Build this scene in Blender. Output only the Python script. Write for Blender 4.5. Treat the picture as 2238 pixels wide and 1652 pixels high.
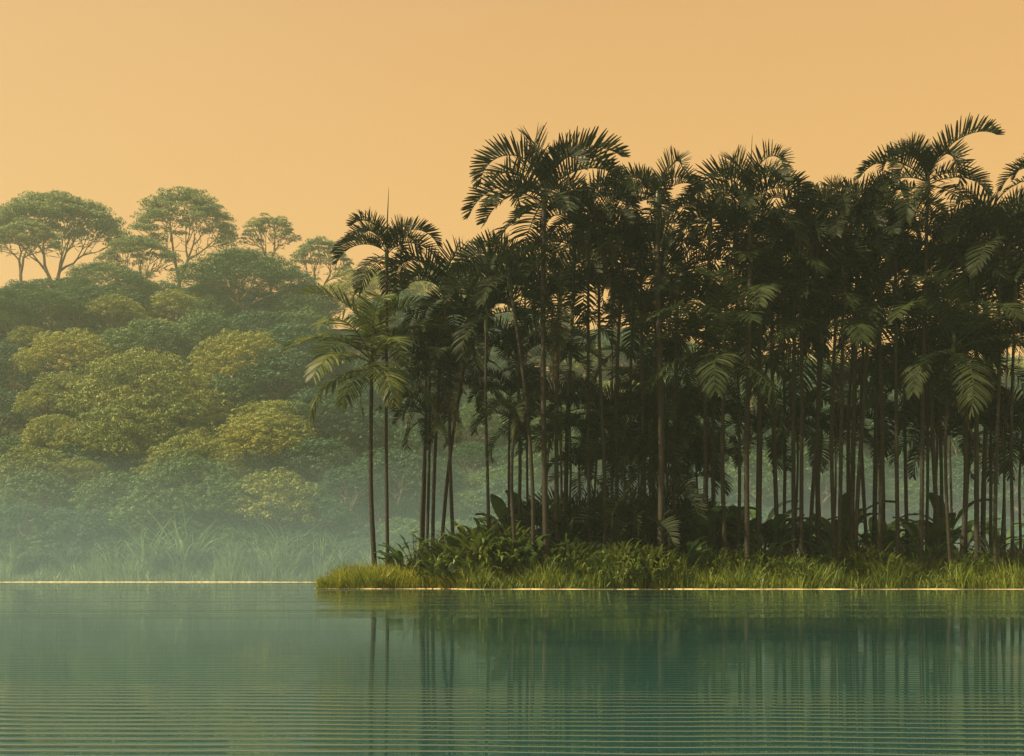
import bpy, math, random
import numpy as np
from mathutils import Vector, Matrix

# ------------------------------------------------------------------ set-up
for o in list(bpy.data.objects):
    bpy.data.objects.remove(o, do_unlink=True)
scene = bpy.context.scene
COL = scene.collection
rad = math.radians
RNG = np.random.default_rng(7)
random.seed(7)

# camera: level, 0.4 m above the lake, vertical shift keeps the trunks upright
F, CX, HZ, CAMH = 2400.0, 1118.5, 1265.0, 0.40
cd = bpy.data.cameras.new('camera')
cam = bpy.data.objects.new('camera', cd)
COL.objects.link(cam)
cam.location = (0, 0, CAMH)
cam.rotation_euler = (rad(90), 0, 0)
cd.sensor_width = 36.0
cd.lens = 36.0 * F / 2237.0
cd.shift_y = (HZ - 826.0) / 2237.0
cd.clip_start = 0.05
cd.clip_end = 3000
scene.camera = cam

SUN_EL, SUN_AZ = 50.0, 196.0      # degrees; azimuth the light comes FROM, measured counter-clockwise from +X
SUN_DIR = Vector((math.cos(rad(SUN_EL)) * math.cos(rad(SUN_AZ)), math.cos(rad(SUN_EL)) * math.sin(rad(SUN_AZ)), math.sin(rad(SUN_EL))))
sl = bpy.data.lights.new('sun', 'SUN')
sl.energy = 5.0
sl.angle = rad(0.6)
sl.color = (1.0, 0.80, 0.50)
sun = bpy.data.objects.new('sun', sl)
COL.objects.link(sun)
sun.location = SUN_DIR * 80
sun.rotation_euler = SUN_DIR.to_track_quat('Z', 'Y').to_euler()

w = bpy.data.worlds.new('World')
scene.world = w
w.use_nodes = True
nt = w.node_tree
nt.nodes.clear()
wo = nt.nodes.new('ShaderNodeOutputWorld')
bg = nt.nodes.new('ShaderNodeBackground')
sky = nt.nodes.new('ShaderNodeTexSky')
sky.sky_type = 'NISHITA'
sky.sun_disc = False
sky.sun_elevation = rad(SUN_EL)
sky.sun_rotation = rad(90 - SUN_AZ)
sky.dust_density = 3.0
sky.air_density = 1.5
tc = nt.nodes.new('ShaderNodeTexCoord')
sx = nt.nodes.new('ShaderNodeSeparateXYZ')
nt.links.new(tc.outputs['Generated'], sx.inputs[0])
ramp = nt.nodes.new('ShaderNodeValToRGB')
nt.links.new(sx.outputs['Z'], ramp.inputs[0])
cr = ramp.color_ramp
stops = [(0.0, (1.0, 0.56, 0.165)), (0.16, (0.97, 0.54, 0.150)), (0.30, (0.87, 0.475, 0.140)),
         (0.46, (0.76, 0.415, 0.140)), (0.62, (0.26, 0.30, 0.28)), (1.0, (0.17, 0.29, 0.36))]
while len(cr.elements) < len(stops):
    cr.elements.new(0.5)
for e, (p, c) in zip(cr.elements, stops):
    e.position = p
    e.color = (*c, 1)
# paler towards the sun side (left)
lm = nt.nodes.new('ShaderNodeMapRange')
lm.inputs[1].default_value = 0.05
lm.inputs[2].default_value = -0.75
lm.inputs[3].default_value = 0.0
lm.inputs[4].default_value = 0.35
nt.links.new(sx.outputs['X'], lm.inputs[0])
mx = nt.nodes.new('ShaderNodeMixRGB')
nt.links.new(lm.outputs[0], mx.inputs[0])
nt.links.new(ramp.outputs[0], mx.inputs[1])
mx.inputs[2].default_value = (0.90, 0.62, 0.32, 1)
sc10 = nt.nodes.new('ShaderNodeMixRGB')
sc10.blend_type = 'MULTIPLY'
sc10.inputs[0].default_value = 1.0
nt.links.new(mx.outputs[0], sc10.inputs[1])
sc10.inputs[2].default_value = (5.0, 5.0, 5.0, 1)
ad = nt.nodes.new('ShaderNodeMixRGB')
ad.blend_type = 'ADD'
ad.inputs[0].default_value = 0.03
nt.links.new(sc10.outputs[0], ad.inputs[1])
nt.links.new(sky.outputs[0], ad.inputs[2])
nt.links.new(ad.outputs[0], bg.inputs[0])
bg.inputs[1].default_value = 0.1
nt.links.new(bg.outputs[0], wo.inputs[0])

scene.view_settings.view_transform = 'Standard'
scene.view_settings.look = 'None'
scene.view_settings.exposure = 1.0
scene.view_settings.gamma = 1.0
scene.cycles.max_bounces = 6
scene.cycles.diffuse_bounces = 2
scene.cycles.glossy_bounces = 3
scene.cycles.transmission_bounces = 3
scene.cycles.volume_bounces = 1
scene.cycles.transparent_max_bounces = 6
scene.cycles.caustics_reflective = False
scene.cycles.caustics_refractive = False
scene.cycles.use_denoising = True
scene.cycles.sample_clamp_indirect = 4.0

HAZE_DENSITY = 0.00065
HAZE_COLOR = (0.60, 0.76, 0.66)


# ------------------------------------------------------------------ helpers
def material(name, c1, c2, scale=3.0, rough=0.6, bump=0.0, per_island=0.0, transl=0.0, c3=None, spec=0.3, stretch=(1, 1, 1), rnd_obj=0.0):
    m = bpy.data.materials.new(name)
    m.use_nodes = True
    t = m.node_tree
    b = t.nodes['Principled BSDF']
    out = t.nodes['Material Output']
    tcn = t.nodes.new('ShaderNodeTexCoord')
    mp = t.nodes.new('ShaderNodeMapping')
    mp.inputs['Scale'].default_value = stretch
    t.links.new(tcn.outputs['Object'], mp.inputs[0])
    n = t.nodes.new('ShaderNodeTexNoise')
    n.inputs['Scale'].default_value = scale
    n.inputs['Detail'].default_value = 5
    t.links.new(mp.outputs[0], n.inputs['Vector'])
    fac = n.outputs[0]
    st = t.nodes.new('ShaderNodeMapRange')
    st.inputs[1].default_value = 0.32
    st.inputs[2].default_value = 0.68
    t.links.new(fac, st.inputs[0])
    fac = st.outputs[0]
    if per_island:
        g = t.nodes.new('ShaderNodeNewGeometry')
        mi = t.nodes.new('ShaderNodeMix')
        mi.inputs[0].default_value = per_island
        t.links.new(fac, mi.inputs[2])
        t.links.new(g.outputs['Random Per Island'], mi.inputs[3])
        fac = mi.outputs[0]
    if rnd_obj:
        oi = t.nodes.new('ShaderNodeObjectInfo')
        mi = t.nodes.new('ShaderNodeMix')
        mi.inputs[0].default_value = rnd_obj
        t.links.new(fac, mi.inputs[2])
        t.links.new(oi.outputs['Random'], mi.inputs[3])
        fac = mi.outputs[0]
    r = t.nodes.new('ShaderNodeValToRGB')
    r.color_ramp.elements[0].color = (*c1, 1)
    r.color_ramp.elements[1].color = (*c2, 1)
    r.color_ramp.elements[0].position = 0.15
    r.color_ramp.elements[1].position = 0.8 if c3 else 0.9
    if c3:
        e = r.color_ramp.elements.new(0.97)
        e.color = (*c3, 1)
    t.links.new(fac, r.inputs[0])
    t.links.new(r.outputs[0], b.inputs['Base Color'])
    b.inputs['Roughness'].default_value = rough
    b.inputs['Specular IOR Level'].default_value = spec
    if bump:
        bp = t.nodes.new('ShaderNodeBump')
        bp.inputs['Strength'].default_value = bump
        bp.inputs['Distance'].default_value = 0.02
        t.links.new(n.outputs[0], bp.inputs['Height'])
        t.links.new(bp.outputs[0], b.inputs['Normal'])
    if transl:
        tr = t.nodes.new('ShaderNodeBsdfTranslucent')
        t.links.new(r.outputs[0], tr.inputs[0])
        ms = t.nodes.new('ShaderNodeMixShader')
        ms.inputs[0].default_value = transl
        t.links.new(b.outputs[0], ms.inputs[1])
        t.links.new(tr.outputs[0], ms.inputs[2])
        t.links.new(ms.outputs[0], out.inputs[0])
    return m


def mesh_obj(name, V, Fc, mat, parent=None, smooth=False):
    """V (n,3) array, Fc list of arrays of faces of equal length -> one mesh object"""
    me = mesh_data(name, V, Fc, mat, smooth)
    return link(name, me, parent)


def mesh_data(name, V, Fc, mat, smooth=False):
    me = bpy.data.meshes.new(name)
    V = np.asarray(V, dtype=np.float32)
    if not isinstance(Fc, (list, tuple)):
        Fc = [Fc]
    Fc = [np.asarray(f, dtype=np.int32) for f in Fc if len(f)]
    me.vertices.add(len(V))
    me.vertices.foreach_set('co', V.ravel())
    nl = sum(f.size for f in Fc)
    npoly = sum(len(f) for f in Fc)
    me.loops.add(nl)
    me.loops.foreach_set('vertex_index', np.concatenate([f.ravel() for f in Fc]))
    me.polygons.add(npoly)
    tot = np.concatenate([np.full(len(f), f.shape[1], np.int32) for f in Fc])
    st = np.concatenate([[0], np.cumsum(tot)[:-1]]).astype(np.int32)
    me.polygons.foreach_set('loop_start', st)
    if smooth:
        me.polygons.foreach_set('use_smooth', np.ones(npoly, bool))
    me.materials.append(mat)
    me.update(calc_edges=True)
    return me


def link(name, me, parent=None):
    o = bpy.data.objects.new(name, me)
    COL.objects.link(o)
    if parent is not None:
        o.parent = parent
    return o


def tag(o, label=None, cat=None, group=None, kind=None):
    if label:
        o['label'] = label
    if cat:
        o['category'] = cat
    if group:
        o['group'] = group
    if kind:
        o['kind'] = kind
    return o


def empty(name, loc, label, cat, group=None):
    o = bpy.data.objects.new(name, None)
    COL.objects.link(o)
    o.location = loc
    o.empty_display_size = 0.3
    return tag(o, label, cat, group)


class MB:
    def __init__(self):
        self.V, self.F, self.n = [], {}, 0

    def add(self, V, Fc):
        V = np.asarray(V, float).reshape(-1, 3)
        Fc = np.asarray(Fc, int)
        self.F.setdefault(Fc.shape[1], []).append(Fc + self.n)
        self.V.append(V)
        self.n += len(V)

    def tube(self, pts, radii, sides=6, cap=True):
        pts = np.asarray(pts, float)
        n = len(pts)
        T = np.gradient(pts, axis=0)
        T /= np.linalg.norm(T, axis=1)[:, None] + 1e-9
        ref = np.array([0, 1, 0.0]) if abs(T[0][1]) < 0.9 else np.array([1, 0, 0.0])
        A = np.cross(T, ref)
        A /= np.linalg.norm(A, axis=1)[:, None] + 1e-9
        B = np.cross(T, A)
        a = np.linspace(0, 2 * math.pi, sides, endpoint=False)
        r = np.asarray(radii, float)[:, None, None]
        ring = pts[:, None, :] + r * (np.cos(a)[None, :, None] * A[:, None, :] + np.sin(a)[None, :, None] * B[:, None, :])
        i = np.arange(n - 1)[:, None] * sides
        j = np.arange(sides)[None, :]
        j2 = (j + 1) % sides
        q = np.stack([i + j, i + j2, i + sides + j2, i + sides + j], -1).reshape(-1, 4)
        self.add(ring.reshape(-1, 3), q)

    def mesh(self, name, mat, smooth=False):
        return mesh_data(name, np.concatenate(self.V), [np.concatenate(f) for f in self.F.values()], mat, smooth)

    def build(self, name, mat, parent=None, smooth=False):
        return link(name, self.mesh(name, mat, smooth), parent)


def unit(v):
    return v / (np.linalg.norm(v, axis=-1, keepdims=True) + 1e-9)


def blades(base, az, length, lean, droop, width, K=4, face=None, profile=None, wav=0.0, rng=RNG):
    """arching strip leaves. base (N,3); lean = start angle from vertical, droop = added angle to the tip (rad)"""
    N = len(base)
    s = (np.arange(K + 1) / K)
    ang = lean[:, None] + droop[:, None] * (s[None, :] ** 1.3)
    mid = 0.5 * (ang[:, 1:] + ang[:, :-1])
    step = (length / K)[:, None]
    hr = np.concatenate([np.zeros((N, 1)), np.cumsum(np.sin(mid) * step, 1)], 1)
    hz = np.concatenate([np.zeros((N, 1)), np.cumsum(np.cos(mid) * step, 1)], 1)
    if wav:
        side = rng.normal(0, 1, (N, 1)) * wav * length[:, None] * np.sin(s[None, :] * 3.1)
    else:
        side = np.zeros((N, K + 1))
    ca, sa = np.cos(az)[:, None], np.sin(az)[:, None]
    P = np.stack([base[:, 0:1] + hr * ca - side * sa, base[:, 1:2] + hr * sa + side * ca, base[:, 2:3] + hz], -1)
    if face is None:
        face = az + math.pi / 2
    W = np.stack([np.cos(face), np.sin(face), np.zeros(N)], -1)[:, None, :]
    if profile is None:
        profile = np.clip(1.0 - s ** 2.2, 0.03, 1)
    hw = 0.5 * width[:, None, None] * profile[None, :, None]
    L, R = P - W * hw, P + W * hw
    V = np.stack([L, R], 2).reshape(-1, 3)
    b = (np.arange(N) * (K + 1) * 2)[:, None]
    k = np.arange(K)[None, :] * 2
    q = np.stack([b + k, b + k + 1, b + k + 3, b + k + 2], -1).reshape(-1, 4)
    return V, q


def quads(C, Nrm, size, aspect, rng):
    """small leaf faces (diamonds) centred on C, facing Nrm with random spin"""
    n = len(C)
    r = rng.normal(size=(n, 3))
    A = unit(np.cross(Nrm, r))
    B = unit(np.cross(Nrm, A))
    s = (size * rng.uniform(0.6, 1.35, n))[:, None]
    V = np.stack([C - A * s, C - B * s * aspect, C + A * s, C + B * s * aspect], 1).reshape(-1, 3)
    return V, np.arange(n * 4).reshape(-1, 4)


def smooth01(t):
    t = np.clip(t, 0, 1)
    return t * t * (3 - 2 * t)


def px2w(u, v, D):
    return ((u - CX) / F * D, D, CAMH + (HZ - v) / F * D)


# ------------------------------------------------------------------ materials
M = {}
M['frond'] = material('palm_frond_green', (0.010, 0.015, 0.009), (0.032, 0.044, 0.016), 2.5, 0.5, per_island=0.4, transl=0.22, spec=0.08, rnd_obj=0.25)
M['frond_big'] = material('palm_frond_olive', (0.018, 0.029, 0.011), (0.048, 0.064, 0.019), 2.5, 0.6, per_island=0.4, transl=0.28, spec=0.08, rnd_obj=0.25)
M['frond_lit'] = material('palm_frond_painted_sun', (0.04, 0.065, 0.018), (0.14, 0.16, 0.035), 2.5, 0.5, per_island=0.4, transl=0.3, spec=0.25)  # olive fronds brightened: sunlight on the leftmost palm painted into their colour
M['dead'] = material('dry_dead_frond', (0.05, 0.035, 0.02), (0.13, 0.09, 0.05), 3.0, 0.8, per_island=0.5)
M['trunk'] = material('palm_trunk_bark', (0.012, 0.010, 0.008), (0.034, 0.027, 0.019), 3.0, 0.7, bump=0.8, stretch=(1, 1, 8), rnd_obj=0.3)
M['shaft'] = material('palm_crownshaft', (0.03, 0.05, 0.02), (0.06, 0.075, 0.03), 4.0, 0.4)
M['spear'] = material('palm_spear', (0.04, 0.055, 0.02), (0.07, 0.07, 0.03), 4.0, 0.5)
M['stalk'] = material('dry_flower_stalk', (0.03, 0.022, 0.016), (0.07, 0.05, 0.035), 6.0, 0.7)
M['leaf_gold'] = material('rainforest_leaf_gold', (0.050, 0.105, 0.020), (0.330, 0.330, 0.045), 0.35, 0.55, per_island=0.55, transl=0.15, c3=(0.42, 0.22, 0.05), rnd_obj=0.15)
M['leaf_green'] = material('rainforest_leaf_green', (0.024, 0.075, 0.026), (0.110, 0.190, 0.045), 0.4, 0.55, per_island=0.55, transl=0.15, c3=(0.14, 0.13, 0.04), rnd_obj=0.2)
M['leaf_teal'] = material('rainforest_leaf_blue_green', (0.018, 0.060, 0.034), (0.060, 0.140, 0.060), 0.4, 0.55, per_island=0.5, transl=0.15, rnd_obj=0.2)
M['leaf_umbrella'] = material('umbrella_leaf_painted_haze', (0.085, 0.16, 0.07), (0.27, 0.32, 0.12), 0.5, 0.55, per_island=0.5, transl=0.3, c3=(0.50, 0.25, 0.12))  # leaves paler than their own green: ridge haze put into the colour
M['bark'] = material('pale_rainforest_bark', (0.14, 0.11, 0.08), (0.28, 0.21, 0.15), 1.2, 0.8, stretch=(1, 1, 0.3))
M['grass'] = material('shore_grass', (0.045, 0.095, 0.016), (0.260, 0.310, 0.035), 0.6, 0.5, per_island=0.65, transl=0.35, spec=0.3)
M['reed'] = material('lake_reed', (0.07, 0.14, 0.07), (0.26, 0.36, 0.17), 0.2, 0.5, per_island=0.65, transl=0.3)
M['shrub'] = material('shrub_leaf', (0.040, 0.085, 0.018), (0.180, 0.220, 0.035), 2.0, 0.42, per_island=0.5, transl=0.3, spec=0.5)
M['broad'] = material('broad_leaf', (0.038, 0.090, 0.028), (0.120, 0.190, 0.050), 1.5, 0.4, per_island=0.5, transl=0.3, spec=0.5)
M['stem'] = material('plant_stem', (0.03, 0.035, 0.015), (0.07, 0.07, 0.03), 3.0, 0.6)
M['soil'] = material('dark_forest_soil', (0.018, 0.014, 0.010), (0.05, 0.04, 0.025), 0.8, 0.9, bump=0.4)
M['hill'] = material('forest_floor', (0.016, 0.026, 0.012), (0.05, 0.06, 0.025), 0.15, 0.9)
M['glint_rim'] = material('waterline_glint', (0.40, 0.34, 0.17), (0.72, 0.60, 0.33), 1.5, 0.7)  # pale rim colour stands in for the glint on the water's edge

# ------------------------------------------------------------------ terrain, island, water
XW = 190.0
Y0, Y1 = -14.0, 330.0


def hill(x, y):
    ridge = 1.0 - 0.24 * smooth01((x + 42.0) / 62.0) - 0.12 * smooth01((x - 20) / 60.0)
    g = 55.0 * smooth01((y - 136.0) / 103.0) * ridge
    g = g + 1.4 * np.sin(x * 0.07 + 1.3) * np.sin(y * 0.06) * smooth01((y - 150) / 40)
    shore = 0.45 * smooth01((y - 133.5) / 4.0)
    return np.where(y < 133.0, -1.0, g + shore - 1.0 * (1 - smooth01((y - 133.0) / 2.0)))


def grid(xs, ys, zf):
    X, Y = np.meshgrid(xs, ys)
    Z = zf(X, Y)
    nx, ny = len(xs), len(ys)
    i = np.arange(ny - 1)[:, None] * nx
    j = np.arange(nx - 1)[None, :]
    q = np.stack([i + j, i + j + 1, i + nx + j + 1, i + nx + j], -1).reshape(-1, 4)
    return np.stack([X, Y, Z], -1).reshape(-1, 3), q


V, q = grid(np.linspace(-XW, XW, 160), np.concatenate([np.linspace(Y0, 131, 30), np.linspace(133, Y1, 150)]), hill)
tag(mesh_obj('ground', V, q, M['hill'], smooth=True), kind='structure')


# island: front shore line y(x), left tip at x = -7.9
def shore_y(x):
    y = 45.5 - 1.1 * smooth01((x + 8.0) / 3.0) - 1.6 * smooth01((x + 2.5) / 0.8) + 0.12 * np.sin(x * 1.3) + 0.07 * np.sin(x * 3.7 + 1)
    return y


def back_y(x):
    return 45.6 + 16.0 * smooth01((x + 8.6) / 7.5) + 30.0 * smooth01((x + 1.0) / 14.0)


def island_z(x, y):
    d1 = y - shore_y(x)
    d2 = (back_y(x) - y) * 0.5
    d3 = (x + 8.15) * 0.9
    d = np.minimum(np.minimum(d1, d2), d3)
    z = np.where(d > 0, 0.02 + 0.55 * smooth01(d / 3.2), -0.9 * smooth01(-d / 1.5))
    return z + 0.03 * np.sin(x * 2.1) * np.sin(y * 1.7) * smooth01(d)


V, q = grid(np.concatenate([np.linspace(-11, 30, 260), np.linspace(30.5, 60, 50)]), np.concatenate([np.linspace(41, 50, 70), np.linspace(50.3, 95, 70)]), island_z)
tag(mesh_obj('island_ground', V, q, M['soil'], smooth=True), kind='structure')

# thin pale rims: the bright waterline glint painted as solid strips
for nm, xs, yf, hh, back in (('island_glint_rim', np.linspace(-8.3, 60, 300), lambda x: np.where(x < -8.0, 45.55, shore_y(x) - 0.10), 0.022, 0.35),
                       ('far_glint_rim', np.linspace(-XW + 1, XW - 1, 300), lambda x: 132.6 + 0.15 * np.sin(x * 0.1), 0.09, 1.2)):
    yy = yf(xs)
    brk = np.clip(0.62 + 0.5 * np.sin(xs * 0.9 + 2 * np.sin(xs * .37)) + 0.35 * np.sin(xs * 3.1), 0.12, 1.15)
    if nm == 'island_glint_rim':
        brk = brk * smooth01((xs + 8.3) / 2.0)
    else:
        brk = np.clip(0.85 + 0.25 * np.sin(xs * .11) + .2 * np.sin(xs * .31), .2, 1.2)
    rows = [(-0.02, -0.03), (0.0, 0.001), (0.01 + 0.02 * hh, hh * 0.9), (back * 0.5, hh), (back, hh * 0.4), (back + .05, -0.05)]
    V = np.stack([np.stack([xs, yy + dy, dz * brk if dz > 0 else np.full_like(xs, dz)], -1) for dy, dz in rows])
    nx = len(xs)
    i = np.arange(len(rows) - 1)[:, None] * nx
    j = np.arange(nx - 1)[None, :]
    q = np.stack([i + j, i + j + 1, i + nx + j + 1, i + nx + j], -1).reshape(-1, 4)
    tag(mesh_obj(nm, V.reshape(-1, 3), q, M['glint_rim'], smooth=True), kind='structure')

# water
wm = bpy.data.materials.new('lake_water')
wm.use_nodes = True
t = wm.node_tree
b = t.nodes['Principled BSDF']
b.inputs['Base Color'].default_value = (0.017, 0.060, 0.058, 1)
b.inputs['Specular Tint'].default_value = (0.86, 1.0, 1.0, 1)
b.inputs['Roughness'].default_value = 0.012
b.inputs['IOR'].default_value = 2.3
tcn = t.nodes.new('ShaderNodeTexCoord')


def wnoise(sc, detail, rough=0.5, dist=0.0):
    mp = t.nodes.new('ShaderNodeMapping')
    mp.inputs['Scale'].default_value = sc
    mp.inputs['Rotation'].default_value = (0, 0, rad(1.2))
    t.links.new(tcn.outputs['Object'], mp.inputs[0])
    n = t.nodes.new('ShaderNodeTexNoise')
    n.inputs['Scale'].default_value = 1.0
    n.inputs['Detail'].default_value = detail
    n.inputs['Roughness'].default_value = rough
    n.inputs['Distortion'].default_value = dist
    t.links.new(mp.outputs[0], n.inputs['Vector'])
    return n.outputs[0]


def math_node(op, a, bb):
    n = t.nodes.new('ShaderNodeMath')
    n.operation = op
    for k, vv in ((0, a), (1, bb)):
        if isinstance(vv, (int, float)):
            n.inputs[k].default_value = vv
        else:
            t.links.new(vv, n.inputs[k])
    return n.outputs[0]


# real ripple bands: a wave texture running away from the viewer, warped by noise
mpw = t.nodes.new('ShaderNodeMapping')
mpw.inputs['Rotation'].default_value = (0, 0, rad(2.0))
t.links.new(tcn.outputs['Object'], mpw.inputs[0])
wv = t.nodes.new('ShaderNodeTexWave')
wv.wave_type = 'BANDS'
wv.bands_direction = 'Y'
wv.wave_profile = 'SIN'
wv.inputs['Scale'].default_value = 3.4
wv.inputs['Distortion'].default_value = 4.5
wv.inputs['Detail'].default_value = 1.5
wv.inputs['Detail Scale'].default_value = 0.35
t.links.new(mpw.outputs[0], wv.inputs['Vector'])
n1 = wnoise((0.35, 9.0, 1), 2)
n2 = wnoise((0.05, 1.1, 1), 2)
pw = math_node('POWER', wv.outputs['Fac'], 5.0)
sxw = t.nodes.new('ShaderNodeSeparateXYZ')
t.links.new(tcn.outputs['Object'], sxw.inputs[0])
# ripples die out into the calm sheet further out on the lake
mr = t.nodes.new('ShaderNodeMapRange')
mr.interpolation_type = 'SMOOTHSTEP'
mr.inputs[1].default_value = 7.5
mr.inputs[2].default_value = 2.0
mr.inputs[3].default_value = 0.05
mr.inputs[4].default_value = 1.0
t.links.new(sxw.outputs['Y'], mr.inputs[0])
hgt = math_node('ADD', math_node('MULTIPLY', math_node('MULTIPLY', math_node('MULTIPLY', pw, math_node('ADD', math_node('MULTIPLY', wnoise((0.12, 0.5, 1), 2), 2.2), -0.45)), mr.outputs[0]), 0.0045), math_node('MULTIPLY', n1, 0.0006))
hgt = math_node('ADD', hgt, math_node('MULTIPLY', n2, 0.0015))
# thin wind-ruffled streaks on the calm middle distance
sm = wnoise((0.012, 0.55, 1), 2)
mk = t.nodes.new('ShaderNodeMapRange')
mk.inputs[1].default_value = 0.53
mk.inputs[2].default_value = 0.62
t.links.new(sm, mk.inputs[0])
zn = t.nodes.new('ShaderNodeMapRange')
zn.inputs[1].default_value = 11.0
zn.inputs[2].default_value = 17.0
t.links.new(sxw.outputs['Y'], zn.inputs[0])
fn = wnoise((2.5, 7.0, 1), 2)
hgt = math_node('ADD', hgt, math_node('MULTIPLY', math_node('MULTIPLY', math_node('MULTIPLY', mk.outputs[0], zn.outputs[0]), fn), 0.10))
bp = t.nodes.new('ShaderNodeBump')
bp.inputs['Strength'].default_value = 1.0
bp.inputs['Distance'].default_value = 1.0
t.links.new(hgt, bp.inputs['Height'])
t.links.new(bp.outputs[0], b.inputs['Normal'])
V, q = grid(np.linspace(-XW, XW, 3), np.array([Y0, 20, 60, 134.5]), lambda x, y: x * 0)
tag(mesh_obj('lake_water', V, q, wm), kind='structure')


# ------------------------------------------------------------------ palms
def frond_mesh(name, L, e0, bend, mat, nl=40, vee=0.6, ll=0.30, lw=0.034, rng=None, twist=0.0, leafdroop=0.3):
    """rachis starts at origin towards +X. e0 start elevation, bend total bending (rad)."""
    K = 26
    s = np.linspace(0, 1, K)
    el = e0 - bend * s ** 1.25
    st = L / (K - 1)
    x = np.concatenate([[0], np.cumsum(np.cos((el[1:] + el[:-1]) / 2)) * st])
    z = np.concatenate([[0], np.cumsum(np.sin((el[1:] + el[:-1]) / 2)) * st])
    y = twist * L * s ** 2
    P = np.stack([x, y, z], -1)
    mb = MB()
    mb.tube(P, np.linspace(0.024, 0.004, K) * L / 2.6, 5)
    ls = np.linspace(0.14, 0.995, nl)
    for side in (1, -1):
        sj = np.clip(ls + rng.normal(0, 0.006, nl), 0.1, 1)
        c = np.stack([np.interp(sj, s, P[:, k]) for k in range(3)], -1)
        e = np.interp(sj, s, el)
        T = np.stack([np.cos(e), 2 * twist * sj, np.sin(e)], -1)
        T = unit(T)
        S = unit(np.cross(np.array([[0, 0, 1.0]]) + 0 * T, T)) * side
        U = np.cross(T, S * side) * 1.0
        a = 0.12 + 0.75 * sj + rng.normal(0, 0.05, nl)          # forward sweep grows towards the tip
        v = vee + rng.normal(0, 0.10, nl)
        d = unit(np.cos(v)[:, None] * S + np.sin(v)[:, None] * U)
        d = unit(np.cos(a)[:, None] * d + np.sin(a)[:, None] * T)
        prof = np.sin(np.clip((sj - 0.05) / 0.95, 0, 1) * math.pi * 0.80 + 0.35) ** 0.7
        LL = ll * L * np.clip(prof, 0.45, 1) * rng.uniform(0.88, 1.08, nl)
        W = unit(T - d * np.sum(T * d, -1, keepdims=True))
        W = unit(W + 0.25 * rng.normal(size=(nl, 3)))
        g = np.array([0, 0, -1.0])
        KK = 3
        pts = [c]
        dd = d.copy()
        for k in range(KK):
            dd = unit(dd + g * leafdroop * (k + 0.5) / KK)
            pts.append(pts[-1] + dd * (LL / KK)[:, None])
        pts = np.stack(pts, 1)
        pr = np.array([0.6, 1.0, 0.95, 0.30])
        hw = 0.5 * lw * L / 2.6 * pr[None, :, None] * np.ones((nl, 1, 1))
        Lft, Rgt = pts - W[:, None, :] * hw, pts + W[:, None, :] * hw
        Vv = np.stack([Lft, Rgt], 2).reshape(-1, 3)
        bb = (np.arange(nl) * (KK + 1) * 2)[:, None]
        k = np.arange(KK)[None, :] * 2
        mb.add(Vv, np.stack([bb + k, bb + k + 1, bb + k + 3, bb + k + 2], -1).reshape(-1, 4))
    return mb.mesh(name, mat)


rf = np.random.default_rng(11)
LREF = 2.6
FR = {'up': [], 'mid': [], 'low': [], 'bup': [], 'bmid': [], 'blow': []}
for i in range(4):
    FR['up'].append(frond_mesh('frond', LREF, rad(66 + 5 * i), rad(112 + 20 * i), M['frond'], 34, 0.95, 0.25, 0.058, rf, rf.uniform(-.08, .08), 0.05))
    FR['mid'].append(frond_mesh('frond', LREF, rad(38 + 6 * i), rad(92 + 15 * i), M['frond'], 34, 0.75, 0.25, 0.058, rf, rf.uniform(-.08, .08), 0.12))
    FR['low'].append(frond_mesh('frond', LREF, rad(8 - 8 * i), rad(60 + 8 * i), M['frond'], 32, 0.35, 0.27, 0.058, rf, rf.uniform(-.08, .08), 0.3))
for i in range(3):
    FR['bup'].append(frond_mesh('frond', LREF, rad(74 + 5 * i), rad(70 + 20 * i), M['frond_big'], 42, 0.35, 0.26, 0.046, rf, rf.uniform(-.1, .1), 0.15))
    FR['bmid'].append(frond_mesh('frond', LREF, rad(45 + 6 * i), rad(85 + 12 * i), M['frond_big'], 42, 0.2, 0.25, 0.046, rf, rf.uniform(-.1, .1), 0.25))
    FR['blow'].append(frond_mesh('frond', LREF, rad(15 - 10 * i), rad(75 + 8 * i), M['frond_big'], 42, 0.0, 0.25, 0.046, rf, rf.uniform(-.1, .1), 0.35))

FR['dead'] = [frond_mesh('frond', LREF, rad(-58 - 9 * i), rad(22), M['dead'], 24, -0.6, 0.16, 0.035, rf, rf.uniform(-.1, .1), 0.8) for i in range(3)]
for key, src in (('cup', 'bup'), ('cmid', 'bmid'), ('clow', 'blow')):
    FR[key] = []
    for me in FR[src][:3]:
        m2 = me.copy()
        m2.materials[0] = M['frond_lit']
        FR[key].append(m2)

rp = np.random.default_rng(23)
PALM_GROUP = 'tall slender palms of the grove'


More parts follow.
